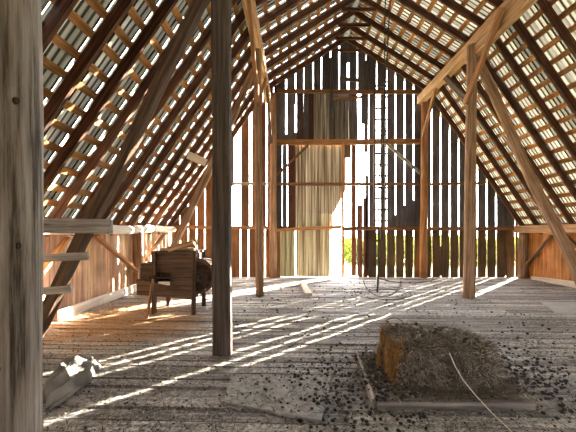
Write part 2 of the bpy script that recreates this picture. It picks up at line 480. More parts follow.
tin_panel(294.6, 346, 143, 214, 'largest corrugated metal sheet, cream, between the two middle wall rails', tint=(.95, .95, .95), dy=.055, cut=(.76, .75))
tin_panel(294.6, 333, 210, 231, 'narrow band of corrugated metal just above the lower wall rail', tint=(.9, .95, .9), dy=.1)
tin_panel(279.6, 295, 226, None, 'greenish corrugated metal sheet standing on the floor beside the gable post', tint=(.85, .88, .72), dy=.055)
tin_panel(296.2, 330.5, 226, None, 'wide corrugated metal sheet standing on the floor left of the bright gap', tint=(.98, .98, .86), dy=.07)

# rails, studs and braces of the gable
GY = WALL_Y - .05
def rail(p0, p1, h, label, mat='girt', d=.07):
    a = Vector((wx(p0[0]), GY, wz(p0[1]))); b = Vector((wx(p1[0]), GY, wz(p1[1])))
    return tag(beam('wall_rail', a, b, d, h, M[mat], wob=.02), label, 'rail', 'horizontal rails of the gable wall')
rail((277, 92), (424, 93), .13, 'topmost wall rail crossing the gable at the roof break', 'girt')
rail((333, 99.5), (361, 98), .07, 'short thin rail under the topmost gable rail beside the short post', 'girt')
rail((276, 143), (421, 142), .17, 'stout brown wall rail crossing the gable at mid height', 'brace', .1)
rail((277, 184), (421, 184.5), .09, 'thin brown wall rail crossing the corrugated sheets and ladder', 'girt')
rail((422, 184.5), (484, 184), .08, 'thin dark wall rail right of the right gable post', 'girt')
rail((231, 184), (273, 184), .08, 'thin rail crossing the bright hole left of the left gable post', 'grey', .05)
rail((277, 230), (341, 227), .1, 'orange wall rail below the cream corrugated sheet', 'brace')
rail((344, 228.5), (519, 228.5), .12, 'long dark lower wall rail running to the right corner', 'girt')
rail((171, 227), (274, 228), .11, 'orange lower wall rail left of the left gable post', 'brace')

def v3(px, py, Y): return at(px, py, Y)
tag(beam('stud', (wx(342.6), GY, 0), (wx(342.6), GY, wz(143)), .07, .12, M['brace'], up=(0, 1, 0)), 'slim orange door stud beside the brightest gap in the gable', 'stud')
tag(beam('stud', (wx(331), GY - .02, wz(101)), (wx(331), GY - .02, wz(60)), .08, .15, M['darkpost'], up=(0, 1, 0)), 'short dark post standing in the gable peak left of centre', 'stud')
tag(beam('stud', (wx(366.5), GY, wz(92)), (wx(366.5), GY, wz(61)), .06, .12, M['darkpost'], up=(0, 1, 0)), 'dark upright stud in the gable peak right of centre', 'stud')
tag(beam('wall_brace', (wx(277), GY - .07, wz(176)), (wx(308), GY - .07, wz(146)), .05, .07, M['girt']), 'thin diagonal brace on the left gable post below the mid rail', 'brace')
tag(beam('wall_brace', (wx(419), GY - .07, wz(174)), (wx(386), GY - .07, wz(145)), .05, .09, M['grey']), 'thin diagonal brace on the right gable post below the mid rail', 'brace')
tag(beam('hatch_board', (wx(339), GY - .04, wz(80)), (wx(364), GY - .04, wz(82)), .03, .12, M['darkpost']), 'dark board nailed across the gable peak above the top rail', 'board')

# ------------------------------------------------------------------ timber posts
log_gl = log('gable_post', (wx(273.5), GY - .12, 0), (wx(273.5), GY - .12, wz(96)), .115, .1, M['post'])
tag(log_gl, 'round brown post standing against the gable, left of the metal sheets', 'post', 'barn posts')
tag(log('gable_post', (wx(421.3), GY - .12, 0), (wx(422.5), GY - .12, wz(99)), .115, .1, M['brace']), 'round brown post standing against the gable, right of the ladder', 'post', 'barn posts')
tag(log('log_post', (-.73, 7.22, 0), (-.78, 7.22, 5.38), .088, .08, M['post'], wob=.015), 'slender orange round post standing on the floor before the gable', 'post', 'barn posts')
tag(log('log_post', (3.72, 7.0, 0), (3.83, 7.05, 5.38), .115, .1, M['post'], wob=.03), 'round brown post under the right roof beam behind the hay bale', 'post', 'barn posts')
KN = []
for kz, ka in ((1.83, -.75), (1.78, -.3), (1.02, -.6), (1.36, -.28)):
    KN.append((kz, ka, .008))
tag(log('log_post', (-.942, 1.0, 0), (-.952, 1.0, 5.3), .15, .145, M['greypost'], wob=.012, n=28, knots=KN), 'thick weathered grey round post closest to the viewer', 'post', 'barn posts')
tag(beam('square_post', (-.82, 3.82, 0), (-.82, 3.82, 5.36), .2, .2, M['darkpost'], up=(0, 1, 0), wob=.012), 'dark square timber post with sunlit right edge, middle of the floor', 'post', 'barn posts')

# ------------------------------------------------------------------ purlins
XP0, XP1 = RX - BX, RX + BX
def purlin(x, y0, y1, z, w, h, label, mat='purlin'):
    return tag(beam('purlin_beam', (x, y0, z), (x, y1, z), w, h, M[mat], wob=.02), label, 'beam', 'roof beams')
purlin(XP0 + .06, -.6, 10.22, 5.5, .2, .25, 'long yellow brown roof beam carried by the left row of posts')
purlin(XP1 - .12, -.6, 10.22, 5.5, .22, .27, 'long pale brown roof beam carried by the right row of posts')
purlin(XP1 - .17, -.6, 7.4, 5.26, .18, .2, 'second timber under the right roof beam ending past the round post')
KB = 'knee braces of the roof beams'
def knee(p0, p1, w, h, label, mat='brace'):
    return tag(beam('knee_brace', p0, p1, w, h, M[mat], up=(1, 0, 0), wob=.012), label, 'brace', KB)
knee((3.62, 6.95, 4.1), (3.78, 5.95, 5.45), .15, .06, 'plank brace on the near side of the right round post')
knee((3.85, 7.05, 4.1), (3.92, 8.6, 5.5), .14, .08, 'plank brace on the far side of the right round post', 'strut')
knee((3.95, 10.1, 4.2), (3.95, 9.05, 5.5), .13, .07, 'plank brace between the right gable post and the right roof beam')
knee((-.76, 7.15, 4.25), (-.76, 5.6, 5.42), .16, .07, 'reddish plank brace on the near side of the slender orange post')
knee((-.72, 7.28, 4.25), (-.72, 8.7, 5.42), .15, .07, 'plank brace on the far side of the slender orange post')
knee((-.66, 10.1, 4.1), (-.72, 9.0, 5.42), .13, .07, 'plank brace between the left gable post and the left roof beam', 'strut')

# leaning struts of the bents
tag(log('leaning_strut', (6.42, 7.2, .0), (3.98, 7.2, 5.2), .115, .095, M['post'], wob=.05), 'long round pole leaning from right floor edge up to the right roof beam', 'strut', 'leaning struts')
tag(beam('leaning_strut', (-3.08, 3.84, .02), (-.86, 3.84, 4.5), .12, .15, M['strut'], up=(0, 1, 0), wob=.03), 'dark square strut leaning left from the dark square post to the floor', 'strut', 'leaning struts')
tag(beam('leaning_strut', (-3.1, 7.2, .02), (-.84, 7.2, 4.9), .13, .15, M['post'], up=(0, 1, 0), wob=.03), 'orange strut leaning behind the old wooden machine', 'strut', 'leaning struts')
tag(beam('tie_board', (XL + .05, 3.74, 1.475), (-2.06, 3.74, 1.465), .07, .165, M['greypost'], wob=.012), 'thick grey weathered tie beam fixed to the dark leaning strut', 'beam')
tag(beam('rung_board', (-3.3, 3.755, 1.09), (-2.33, 3.755, 1.12), .035, .09, M['grey'], wob=.01), 'short grey board nailed to dark leaning strut, upper of two', 'board', 'short boards on the strut')
tag(beam('rung_board', (-3.4, 3.755, .68), (-2.52, 3.755, .75), .035, .085, M['grey'], wob=.01), 'short grey board nailed to dark leaning strut, lower of two', 'board', 'short boards on the strut')
tag(beam('tag_board', at(188, 155, 7.05), at(206, 163, 7.05), .03, .16, M['pale'], up=(0, 0, 1)), 'small pale board nailed across the orange leaning strut', 'board')

# ------------------------------------------------------------------ plates, wall posts, wall braces
tag(log('wall_plate', (XL + .06, -.5, 1.38), (XL + .06, 10.25, 1.5), .1, .095, M['pale'], wob=.05), 'whitish round log lying along the top of the left knee wall', 'beam', 'wall plates')  # whitewash tone made whiter to stand in for sunlight on the log
tag(beam('wall_plate', (XR - .08, -.5, 1.46), (XR - .08, 10.25, 1.48), .2, .22, M['purlin'], wob=.02), 'squared tan timber lying along the top of the right knee wall', 'beam', 'wall plates')
tag(beam('wall_post', (XL + .06, 7.97, 0), (XL + .06, 7.97, 1.4), .18, .2, M['post'], up=(0, 1, 0)), 'short post against the left knee wall beside the wooden machine', 'post', 'knee wall posts')
tag(beam('wall_post', (XL + .06, 4.4, 0), (XL + .06, 4.4, 1.34), .18, .2, M['post'], up=(0, 1, 0)), 'short post against the left knee wall left of the dark strut', 'post', 'knee wall posts')
tag(log('wall_post', (XR - .05, 10.0, 0), (XR - .05, 10.0, 1.38), .13, .12, M['post']), 'short round post in the right far corner under the tan plate', 'post', 'knee wall posts')
KW = 'diagonal braces of the knee walls'
def kbrace(p0, p1, label, mat='brace'):
    return tag(beam('wall_brace', p0, p1, .05, .11, M[mat], up=(1, 0, 0)), label, 'brace', KW)
kbrace((XL + .09, 7.85, .45), (XL + .09, 6.15, 1.33), 'diagonal brace on left knee wall, left of the short post by the machine')
kbrace((XL + .09, 8.1, .65), (XL + .09, 9.5, 1.35), 'diagonal brace on left knee wall, right of the short post by the machine', 'post')
kbrace((XL + .09, 4.55, .55), (XL + .09, 5.4, 1.3), 'diagonal brace on left knee wall beside the dark leaning strut')
kbrace((XR - .02, 9.85, .45), (XR - .02, 8.95, 1.3), 'diagonal brace leaning left from the right corner post', 'post')
kbrace((XR - .02, 7.5, .5), (XR - .02, 8.5, 1.33), 'diagonal brace on the right knee wall at the frame edge', 'girt')
tag(beam('sill_board', (XL + .1, 5.2, .09), (XL + .1, 7.8, .09), .06, .17, M['pale'], wob=.02), 'pale sunlit sill board along the foot of the left wall', 'board')
tag(beam('sill_board', (XR - .12, 7.3, .13), (XR - .05, 9.65, .06), .04, .2, M['pale'], wob=.02, taper=.5), 'tan loose board lying along the foot of the right wall', 'board')

# ------------------------------------------------------------------ roof
def slope_frame(side, upper):
    s = -1 if side == 'left' else 1
    if upper: a, b = Vector((RX + s * BX, 0, ZB)), Vector((RX, 0, ZA))
    else: a, b = Vector((RX + s * (XR - RX), 0, ZE)), Vector((RX + s * BX, 0, ZB))
    d = (b - a); L = d.length; d.normalize()
    nrm = Vector((-d.z, 0, d.x)) if s < 0 else Vector((d.z, 0, -d.x))
    if nrm.z < 0: nrm = -nrm
    return a, d, L, nrm
RW, RD_ = .055, .14
RY = [10.02 - .61 * i for i in range(17)]
first = {}
for side in ('left', 'right'):
    for upper in (False, True):
        a, d, L, nrm = slope_frame(side, upper)
        off = nrm * .055
        nr = {('left', False): 13, ('right', False): 9, ('left', True): 7, ('right', True): 8}[(side, upper)]
        proto = None
        for i in range(nr):
            if upper: p0, p1 = a + off - d * .06, a + d * L + off + d * .02
            else: p0, p1 = a + off - d * .1, a + d * L + off + d * .05
            shift = Vector((0, RY[i], 0))
            if proto is None:
                o = proto = beam('rafter', p0 + shift, p1 + shift, RW, RD_, M['rafter'], up=nrm, wob=.008, ch=.06)
            else:
                o = proto.copy(); COL.objects.link(o); o.location = p0 + shift + Vector((0, R.uniform(-.015, .015), 0))
            place = 'next to the gable wall' if i == 0 else f'{ORD[i + 1]} from the gable wall'
            tag(o, f'dark rafter of the {"upper" if upper else "steep lower"} {side} roof slope, {place}', 'rafter', f'{"upper" if upper else "lower"} {side} rafters')
        # battens: boards nailed across the rafters
        nb = int(L / .285); proto = None
        for k in range(nb):
            u = .12 + k * .285 + R.uniform(-.015, .015)
            if u > L - .04: break
            c = a + d * u + nrm * (.055 + RD_ / 2 + .0135)
            y0 = 4.2 if upper else (1.9 if side == 'left' else 3.6)
            if proto is None:
                mbb = MB(); LL = 10.4 - y0; n = 26; rr = []
                for q in range(n + 1):
                    yy = LL * q / n; j1 = noise.noise((yy * 1.7, k, 2)) * .012; j2 = noise.noise((yy * 1.7, k, 9)) * .012
                    rr.append([d * (-.052 + j1) + nrm * -.012 + Vector((0, yy, 0)), d * (.052 + j2) + nrm * -.012 + Vector((0, yy, 0)),
                               d * (.052 + j2) + nrm * .012 + Vector((0, yy, 0)), d * (-.052 + j1) + nrm * .012 + Vector((0, yy, 0))])
                mbb.rings(rr)
                o = proto = mbb.build('roof_batten', M['batten'])
            else:
                o = proto.copy(); COL.objects.link(o)
            o.location = c + Vector((0, y0, 0))
            up_from = 'roof break' if upper else 'eave'
            tag(o, f'brown batten of the {"upper" if upper else "steep lower"} {side} roof slope, {ORD[k + 1]} up from the {up_from}', 'batten', f'{"upper" if upper else "lower"} {side} battens')

# collar ties by the ridge
for i in range(5):
    y = RY[i] - .05
    o = beam('collar_tie', (RX - .42, y, ZA - .33), (RX + .42, y, ZA - .33), .03, .09, M['rafter'], wob=.004)
    tag(o, f'short dark collar tie under the ridge, {ORD[i + 1]} from the gable wall', 'tie', 'ridge collar ties')

# roofing sheets: ribs run down the slope
def roof_sheets(side, upper):
    a, d, L, nrm = slope_frame(side, upper)
    mb = MB(); base = a + nrm * (.055 + RD_ / 2 + .034)
    seams = [r - RW / 2 - .005 for r in RY + [RY[-1] - .61 * q for q in range(1, 4)] + [RY[0] + .61]]
    y = -.8; P = .1 if side == 'right' else .1017
    while y < 10.42:
        y1 = y + P * .62; y2 = y + P
        v = R.choice((.42, .6, .8, 1.0, 1.1, .95)) if side == 'right' else R.choice((.42, .55, .7, 1.0, 1.2)); t = (v * R.uniform(.96, 1.02), v * .97, v * R.uniform(.78, .95))
        lo_, hi_ = -.22, L + (.1 if not upper else .0)
        def P3(u, yy, h): return base + d * u + nrm * h + Vector((0, yy, 0))
        sm = [e for e in seams if y < e <= y2]
        if side == 'left' and sm:
            # an open seam between two sheets beside the rafter
            e = sm[0]; g0 = e - .013
            if g0 > y + .004: mb.quadgrid([[P3(u, y, .0), P3(u, g0, .0)] for u in (lo_, L * .5, hi_)], tint=t)
            mb.quadgrid([[P3(u, e, .0), P3(u, y2, .0)] for u in (lo_, L * .5, hi_)], tint=t)
            y += P; continue
        # flat pan, then a raised rib
        mb.quadgrid([[P3(u, y, .0), P3(u, y1, .0)] for u in (lo_, L * .5, hi_)], tint=t)
        k = R.choice((.1, .16, .5))
        mb.quadgrid([[P3(u, y1, .0), P3(u, y1 + P * .08, .018), P3(u, y2 - P * .08, .018), P3(u, y2, .0)] for u in (lo_, L * .5, hi_)], tint=tuple(c * k for c in t))
        y += P
    return mb
mb = MB()
for side in ('left', 'right'):
    for upper in (False, True):
        q = roof_sheets(side, upper); o = len(mb.v)
        mb.v += q.v; mb.f += [tuple(i + o for i in f) for f in q.f]; mb.t += q.t
# ridge cap
mb.quadgrid([[(RX - .2, y, ZA + .1), (RX, y, ZA + .24), (RX + .2, y, ZA + .1)] for y in (-.8, 10.42)], tint=(.3, .3, .3))
struct(mb.build('roof', M['roof']), 'ribbed roofing sheets laid over the battens', 'roof')

# ------------------------------------------------------------------ ladder and hanging rope
t = empty('ladder', (wx(378.3), WALL_Y - .19, wz(226)), 'dark wooden ladder fixed upright on the gable wall', 'ladder')
H = wz(86) - wz(226)
for s in (-1, 1):
    beam('rail', (s * .17, 0, 0), (s * .17, 0, H), .035, .06, M['darkpost'], up=(0, 1, 0), wob=.01, parent=t)
for i in range(13):
    z = .15 + i * (H - .25) / 12
    beam('rung', (-.2, -.04, z), (.2, -.04, z + R.uniform(-.01, .01)), .03, .055, M['darkpost'], wob=.004, parent=t)

t = empty('hoist_rope', (1.92, 7.5, 0), 'dark double rope hanging from the right roof slope to the floor', 'rope')
def strand(name, dx, r):
    pts = []
    for i in range(30):
        q = i / 29
        z = 6.86 * (1 - q) + .03 * q
        x = .24 * (1 - q) ** 1.0 + dx * (1 - .3 * q) + .02 * math.sin(q * 9 + dx * 40)
        pts.append((x, .015 * math.sin(q * 14), z))
    m_ = MB(); m_.tube(pts, r, 7); return m_.build(name, M['rope'], t, smooth=True)
strand('strand', -.035, .013); strand('strand', .035, .013)
for z in (1.2, 2.4, 3.6, 4.8, 6.0):
    x = .24 * z / 6.86
    m_ = MB(); m_.tube([(x - .06, -.01, z), (x + .06, .01, z + .02)], .024, 6); m_.build('rope_knot', M['rope'], t, smooth=True)

def loop_wire(name, centre, rx, ry, tilt, r, label, cat, turns=1.0, wob=.15, n=46, rise=0.0, mat='rope'):
    pts = []; sd = R.random() * 50
    for i in range(n + 1):
        q = i / n * turns * 2 * math.pi
        k = 1 + wob * noise.noise((q * .6, sd, 0))
        x = math.cos(q) * rx * k; h = (math.sin(q) * .5 + .5) * ry * k
        pts.append((centre[0] + x, centre[1] + math.cos(tilt) * h + .1 * noise.noise((q * .4, sd, 5)), max(r, math.sin(tilt) * h + r + rise * i / n)))
    m_ = MB(); m_.tube(pts, r, 6)
    return tag(m_.build(name, M[mat], smooth=True), label, cat)
loop_wire('rope_coil', ground(383, 297), .36, .62, 1.35, .005, 'loose dark rope loop standing by the foot of the hanging rope', 'rope', 2.0, .35, 90)
loop_wire('wire_coil', ground(386, 300), .5, .5, .25, .005, 'tangled dark wire lying on floor beside the hanging rope', 'wire', 3.2, .6, 140)
loop_wire('wire_coil', ground(410, 283), .75, .55, .5, .005, 'springy wire tangle at the foot of the right gable post', 'wire', 3.0, .6, 130)
loop_wire('wire_hoop', ground(395, 330), .12, .17, 1.4, .006, 'small wire hoop standing up behind the hay bale', 'wire', 1.0, .1, 30)

# ------------------------------------------------------------------ old fanning mill
t = empty('fanning_mill', (-2.02, 5.62, 0), 'old dark wooden grain fanning mill with round fan drum and crank', 'machine')
def pb(name, x0, x1, y0, y1, z0, z1, mat='machine', parent=None, lab=None):
    m_ = MB(); c = .008
    lo = [(x0, y0 + c), (x0 + c, y0), (x1 - c, y0), (x1, y0 + c), (x1, y1 - c), (x1 - c, y1), (x0 + c, y1), (x0, y1 - c)]
    m_.prism([(x, y, z0) for x, y in lo], [(x, y, z1) for x, y in lo])
    o = m_.build(name, M[mat], parent or t)
    if lab: o['label'] = lab
    return o
# frame: corner legs, rails, boarded sides (x from the mill's centre, front at -y)
for x in (-.335, .335):
    for y in (-.02, .62):
        m_ = MB(); a = .032
        m_.prism([(x - a, y - a, 0), (x + a, y - a, 0), (x + a, y + a, 0), (x - a, y + a, 0)],
                 [(x - a, y - a, 1.06), (x + a, y - a, 1.06), (x + a, y + a, 1.06), (x - a, y + a, 1.06)])
        m_.build('leg', M['machineZ'], t)
pb('top_rail', -.38, .38, -.04, .66, 1.04, 1.075)
pb('back_panel', -.33, .33, .6, .62, .4, 1.04)
up = MB(); up.box(-.3, .3, 0, .02, .72, 1.04); up.box(-.3, .3, -.012, 0, .865, .88); up.build('upper_panel', M['machine'], t)
pb('hopper_board', -.3, .3, .12, .14, .6, 1.0)
fp = MB(); fp.box(-.06, .3, -.02, .005, .42, .72); fp.box(-.06, -.035, -.032, -.02, .42, .72); fp.box(-.06, .3, -.032, -.02, .69, .72); fp.build('middle_panel', M['machine'], t)
pb('side_panel', -.34, -.32, 0, .6, .4, 1.04); pb('side_panel', .32, .34, 0, .6, .4, 1.04)
sh = MB()
sh.prism([(-.62, -.05, .34), (.32, -.05, .26), (.32, .55, .26), (-.62, .55, .34)], [(-.62, -.05, .6), (.32, -.05, .42), (.32, .55, .42), (-.62, .55, .6)])
sh.build('sieve_shoe', M['machine'], t)
pb('end_box', -.58, -.36, .02, .52, .56, .86); pb('end_board', -.62, -.585, .0, .5, .3, .8, 'grey')
pb('drop_board', -.26, -.06, -.045, -.03, .5, .56, 'pale', lab='pale wedge board in the front recess')
# fan drum: axis towards the viewer
m_ = MB(); cx, cz, rad = .385, .64, .3
def ring(r, y, n=32): return [(cx + r * math.cos(2 * math.pi * j / n), y + .062, cz + r * math.sin(2 * math.pi * j / n)) for j in range(n)]
m_.rings([ring(.1, .02), ring(.25, .02), ring(.25, -.005), ring(rad - .03, -.005), ring(rad - .02, -.005), ring(rad - .02, .55), ring(rad - .04, .58)])
drum = m_.build('fan_drum', M['machine'], t)
for y_ in (-.03, .5):
    m_ = MB(); m_.rings([ring(rad - .055, y_ + .005, 40), ring(rad - .05, y_, 40), ring(rad + .004, y_, 40), ring(rad + .006, y_ + .06, 40), ring(rad - .018, y_ + .062, 40)], caps=False)
    m_.build('drum_rim', M['strut'], drum)
m_ = MB(); m_.rings([ring(.16, .0), ring(.165, -.025), ring(.13, -.03), ring(.125, .0)], caps=False); m_.build('drum_ring', M['machineZ'], drum)
m_ = MB(); m_.rings([ring(.065, .03, 18), ring(.06, -.06, 18), ring(.03, -.075, 18)]); m_.build('hub', M['iron'], drum)
for q in (.4, 2.0, 3.6, 5.2):
    m_ = MB(); m_.tube([(cx + .06 * math.cos(q), -.0, cz + .06 * math.sin(q)), (cx + .24 * math.cos(q), .012, cz + .24 * math.sin(q))], .016, 6); m_.build('drum_spoke', M['machineZ'], drum)
m_ = MB(); m_.tube([(cx + .02, -.09, cz), (cx + .17, -.1, cz - .2)], .014, 6); m_.tube([(cx + .17, -.08, cz - .2), (cx + .17, -.2, cz - .2)], .016, 8); m_.build('crank', M['iron'], t)
m_ = MB(); m_.tube([(-.4, -.075, .63), (.0, -.07, .625), (.42, -.07, .65)], .012, 7); m_.build('drive_rod', M['iron'], t)
m_ = MB()
m_.tube([(-.35, -.05, .63), (-.35, -.1, .63)], .05, 12); m_.build('pivot', M['iron'], t)
# pole and boards resting on it
tag(log('leaning_stick', ground(146.5, 319), at(153, 279, 5.5), .025, .02, M['post'], wob=.01), 'thin tan stick leaning on the front of the wooden fanning mill', 'stick')
for k, (x0, x1, z, w, ry, lab, mt) in enumerate(((-2.05, -1.7, 1.1, .2, .0, 'flat tan board on top of the fanning mill, lowest of the pile', 'post'),
        (-2.0, -1.68, 1.14, .16, .12, 'tilted tan board on top of the fanning mill, middle of the pile', 'post'),
        (-2.3, -2.08, 1.1, .14, .0, 'small grey block on the left top of the fanning mill', 'grey'))):
    tag(beam('loose_board', (x0, 5.75, z), (x1, 5.78, z + ry), w, .04, M[mt]), lab, 'board', 'boards on the fanning mill')
tag(beam('loose_board', at(171, 249, 5.72), at(195, 242.5, 5.72), .3, .1, M['post']), 'thick sunlit board slanting across the top of the fanning mill pile', 'board', 'boards on the fanning mill')

# ------------------------------------------------------------------ things lying on the floor
def slab(name, corners, z0, z1, mat, label, cat, c=.01):
    n = len(corners); cen = sum((Vector((p[0], p[1], 0)) for p in corners), Vector()) / n
    m_ = MB()
    outl = []
    for i in range(n):
        a_, b_ = Vector(corners[i][:2]), Vector(corners[(i + 1) % n][:2])
        for q in range(8):
            p = a_.lerp(b_, q / 8); jn = noise.noise((p.x * 6, p.y * 6, z0)) * c
            outl.append((p.x + jn, p.y + jn))
    def ringz(z, k): return [(x + (cen.x - x) * k, y + (cen.y - y) * k, z + .006 * noise.noise((x * 3, y * 3, 1))) for x, y in outl]
    m_.rings([ringz(z0, 0), ringz((z0 + z1) / 2, -.002), ringz(z1, .004)])
    return tag(m_.build(name, M[mat]), label, cat)
slab('plywood_sheet', [ground(222, 405), ground(321, 424), ground(332, 377.5), ground(233, 377)], .004, .026, 'ply', 'flat grey plywood sheet lying on the floor in front', 'board')
slab('tin_sheet', [ground(541, 303), ground(556, 313.5), (6.3, 5.75), (6.3, 6.55)], .004, .016, 'tin', 'smooth grey sheet lying on the floor by the right wall', 'sheet')

# low platform under the bale
t = empty('plank_platform', (1.3, 3.1, 0), 'low weathered plank platform lying on the floor under the hay bale', 'platform')
PX = [.66, 1.9]; PYs = [2.62, 3.7]
m_count = 6
for i in range(m_count):
    y0 = PYs[0] + (PYs[1] - PYs[0]) * i / m_count; y1 = PYs[0] + (PYs[1] - PYs[0]) * (i + 1) / m_count - .008
    x0 = PX[0] + .012 * i + R.uniform(-.006, .006); x1 = PX[1] + R.uniform(-.05, .05)
    beam('plank', (x0 - 1.3, (y0 + y1) / 2 - 3.1, .052), (x1 - 1.3, (y0 + y1) / 2 - 3.1, .052), y1 - y0, .024, M['oldplank'], parent=t, wob=.004)
for i, x in enumerate((.72, 1.35, 1.9)):
    beam('cleat', (x - 1.3, PYs[0] + .02 - 3.1, .021), (x - 1.3, PYs[1] - .03 - 3.1, .021), .09, .04, M['girt'], parent=t, wob=.003)
beam('edge_board', (PX[0] - 1.3 - .02, PYs[0] - 3.1, .04), (PX[0] - 1.3 + .05, PYs[1] - 3.1, .04), .03, .075, M['grey'], parent=t)
beam('edge_board', (PX[0] - 1.3, PYs[0] - 3.12, .035), (PX[1] - 1.3, PYs[0] - 3.12, .035), .03, .065, M['oldplank'], parent=t)

tag(beam('wood_scrap', ground(302.5, 284) + Vector((0, 0, .04)), ground(309, 296) + Vector((0, 0, .03)), .14, .07, M['pale']), 'short pale timber offcut lying on the floor beyond the plywood', 'board')
tag(beam('wood_scrap', ground(281, 288) + Vector((0, 0, .02)), ground(331, 280) + Vector((0, 0, .02)), .1, .03, M['pale']), 'long pale lath lying on the floor near the gable wall', 'board')

# ------------------------------------------------------------------ hay bale
BX0, BX1, BY0, BY1, BZ0, BZ1 = .87, 1.85, 2.83, 3.5, .066, .43
bc = Vector(((BX0 + BX1) / 2, (BY0 + BY1) / 2, BZ0))
hx, hy, hz = (BX1 - BX0) / 2, (BY1 - BY0) / 2, BZ1 - BZ0
bt = empty('hay_bale', bc, 'weathered grey brown hay bale resting on the plank platform', 'bale')
def bale_pt(u, v):
    """u round, v from the foot to the crown: rounded block, shoulders sagging"""
    a = 2 * math.pi * u
    ca, sa = math.cos(a), math.sin(a)
    e = .36
    x = math.copysign(abs(ca) ** e, ca); y = math.copysign(abs(sa) ** e, sa)
    if v < .6: k = 1 - .05 * (v / .6) ** 2; z = v / .6 * .8
    else:
        q = (v - .6) / .4
        k = .95 * (1 - q ** 2.6); z = .8 + .2 * (1 - (1 - q) ** 2.2)
    p = Vector((x * hx * k, y * hy * k, z * hz))
    sag = .06 * max(0, p.x / hx) * z - .015 * z
    p.z -= sag
    nn = noise.noise_vector(p * 7) * .03 + noise.noise_vector(p * 22) * .014
    if v < .02: nn.z = 0
    return p + nn * (1 if k > .05 else .4)
m_ = MB()
NU, NV = 96, 40
m_.rings([[bale_pt(j / NU, i / NV) for j in range(NU)] for i in range(NV + 1)])
m_.build('hay_block', M['bale'], bt, smooth=True)
def blade(mb_, p, d, n, L, w, tint, bend=.2):
    d = d.normalized(); s = d.cross(n)
    if s.length < 1e-4: s = d.orthogonal()
    s = s.normalized() * w / 2
    c = n.normalized() * L * bend
    q0, q1, q2 = p, p + d * L * .55 + c * .4, p + d * L - c * .3
    o = len(mb_.v)
    mb_.v += [tuple(q0 - s), tuple(q0 + s), tuple(q1 + s), tuple(q1 - s), tuple(q2 + s * .4), tuple(q2 - s * .4)]
    mb_.f += [(o, o + 1, o + 2, o + 3), (o + 3, o + 2, o + 4, o + 5)]; mb_.t += [tint, tint]
m_ = MB()
cells = []; acc = 0
for i in range(NV - 1):
    for j in range(NU):
        a_, b_, c_ = bale_pt(j / NU, i / NV), bale_pt((j + 1) / NU, i / NV), bale_pt(j / NU, (i + 1) / NV)
        acc += (b_ - a_).cross(c_ - a_).length; cells.append((acc, i, j))
import bisect
keys = [c[0] for c in cells]
for i in range(24000):
    _, ci, cj = cells[min(len(cells) - 1, bisect.bisect(keys, R.random() * acc))]
    u, v = (cj + R.random()) / NU, (ci + R.random()) / NV
    p = bale_pt(u, v); e_ = .004
    pu = bale_pt(u + e_, v) - p; pv = bale_pt(u, min(1, v + e_)) - p
    n = pu.cross(pv)
    if n.length < 1e-9: continue
    n.normalize()
    if n.dot(p - Vector((0, 0, hz * .4))) < 0: n = -n
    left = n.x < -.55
    top = n.z > .6
    if left: d = Vector((R.uniform(-.3, .1), R.uniform(-.25, .25), R.choice((-1, 1)) * R.uniform(.5, 1))); L = R.uniform(.03, .09)
    elif top: d = Vector((R.uniform(-1, 1), R.uniform(-1, 1), R.uniform(-.15, .35))); L = R.uniform(.03, .075)
    else: d = Vector((R.uniform(-.7, .7), R.uniform(-.5, .1), R.uniform(-1, .5))); L = R.uniform(.03, .085)
    d = (d + n * R.uniform(.0, .22)).normalized()
    k = R.random()
    g_ = R.uniform(.5, 1.4)
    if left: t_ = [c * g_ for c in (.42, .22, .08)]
    elif k < .3: t_ = [c * g_ for c in (.06, .048, .036)]
    elif k < .86: t_ = [c * g_ for c in (.25, .21, .16)]
    else: t_ = [c * g_ for c in (.45, .41, .34)]
    blade(m_, p - n * .004, d, n, L, R.uniform(.002, .0045), t_, .1)
o = m_.build('loose_hay', M['straw'], bt); o['kind'] = 'stuff'
# pale dry clumps and dark droppings lying on the bale
m_ = MB()
def clod(mb_, c, r, tint, flat=.7):
    n = 6; rows = []; sd = R.random() * 99
    for i in range(5):
        a = math.pi * i / 4; z = -math.cos(a) * r * flat; rr_ = math.sin(a) * r + r * .04
        rows.append([Vector((c[0] + rr_ * math.cos(2 * math.pi * j / n + sd) * (1 + .9 * noise.noise((j * 1.3, i, sd))),
                             c[1] + rr_ * math.sin(2 * math.pi * j / n + sd) * (1 + .9 * noise.noise((j * 1.3, i, sd + 3))), c[2] + z)) for j in range(n)])
    mb_.rings(rows, tint)
for i in range(70):
    x, y = R.uniform(-.35, .4), R.uniform(-.22, .28)
    p = bale_pt((math.atan2(y / hy, x / hx) / (2 * math.pi)) % 1, R.uniform(.82, .98))
    c_ = R.choice(((.02, .018, .016), (.03, .025, .02), (.5, .48, .45)))
    clod(m_, p + Vector((0, 0, .01)), R.uniform(.008, .022), c_)
o = m_.build('surface_clods', M['straw'], bt); o['kind'] = 'stuff'
pts = []
tw = [at(448, 350, 2.86) + Vector((0, 0, .0)), at(455, 366, 2.79), at(463, 380, 2.72), at(478, 398, 2.6), ground(495, 416, .02), ground(512, 432, .012), ground(520, 440, .01)]
for i in range(len(tw) - 1):
    for q in range(6): pts.append(tw[i].lerp(tw[i + 1], q / 6))
pts.append(tw[-1])
pts = [p + Vector((.006 * noise.noise((i * .5, 2, 2)), 0, 0)) for i, p in enumerate(pts)]
m_ = MB(); m_.tube(pts, .0045, 6)
tag(m_.build('baling_twine', M['twine'], smooth=True), 'pale loose twine trailing from the hay bale to the floor', 'twine')

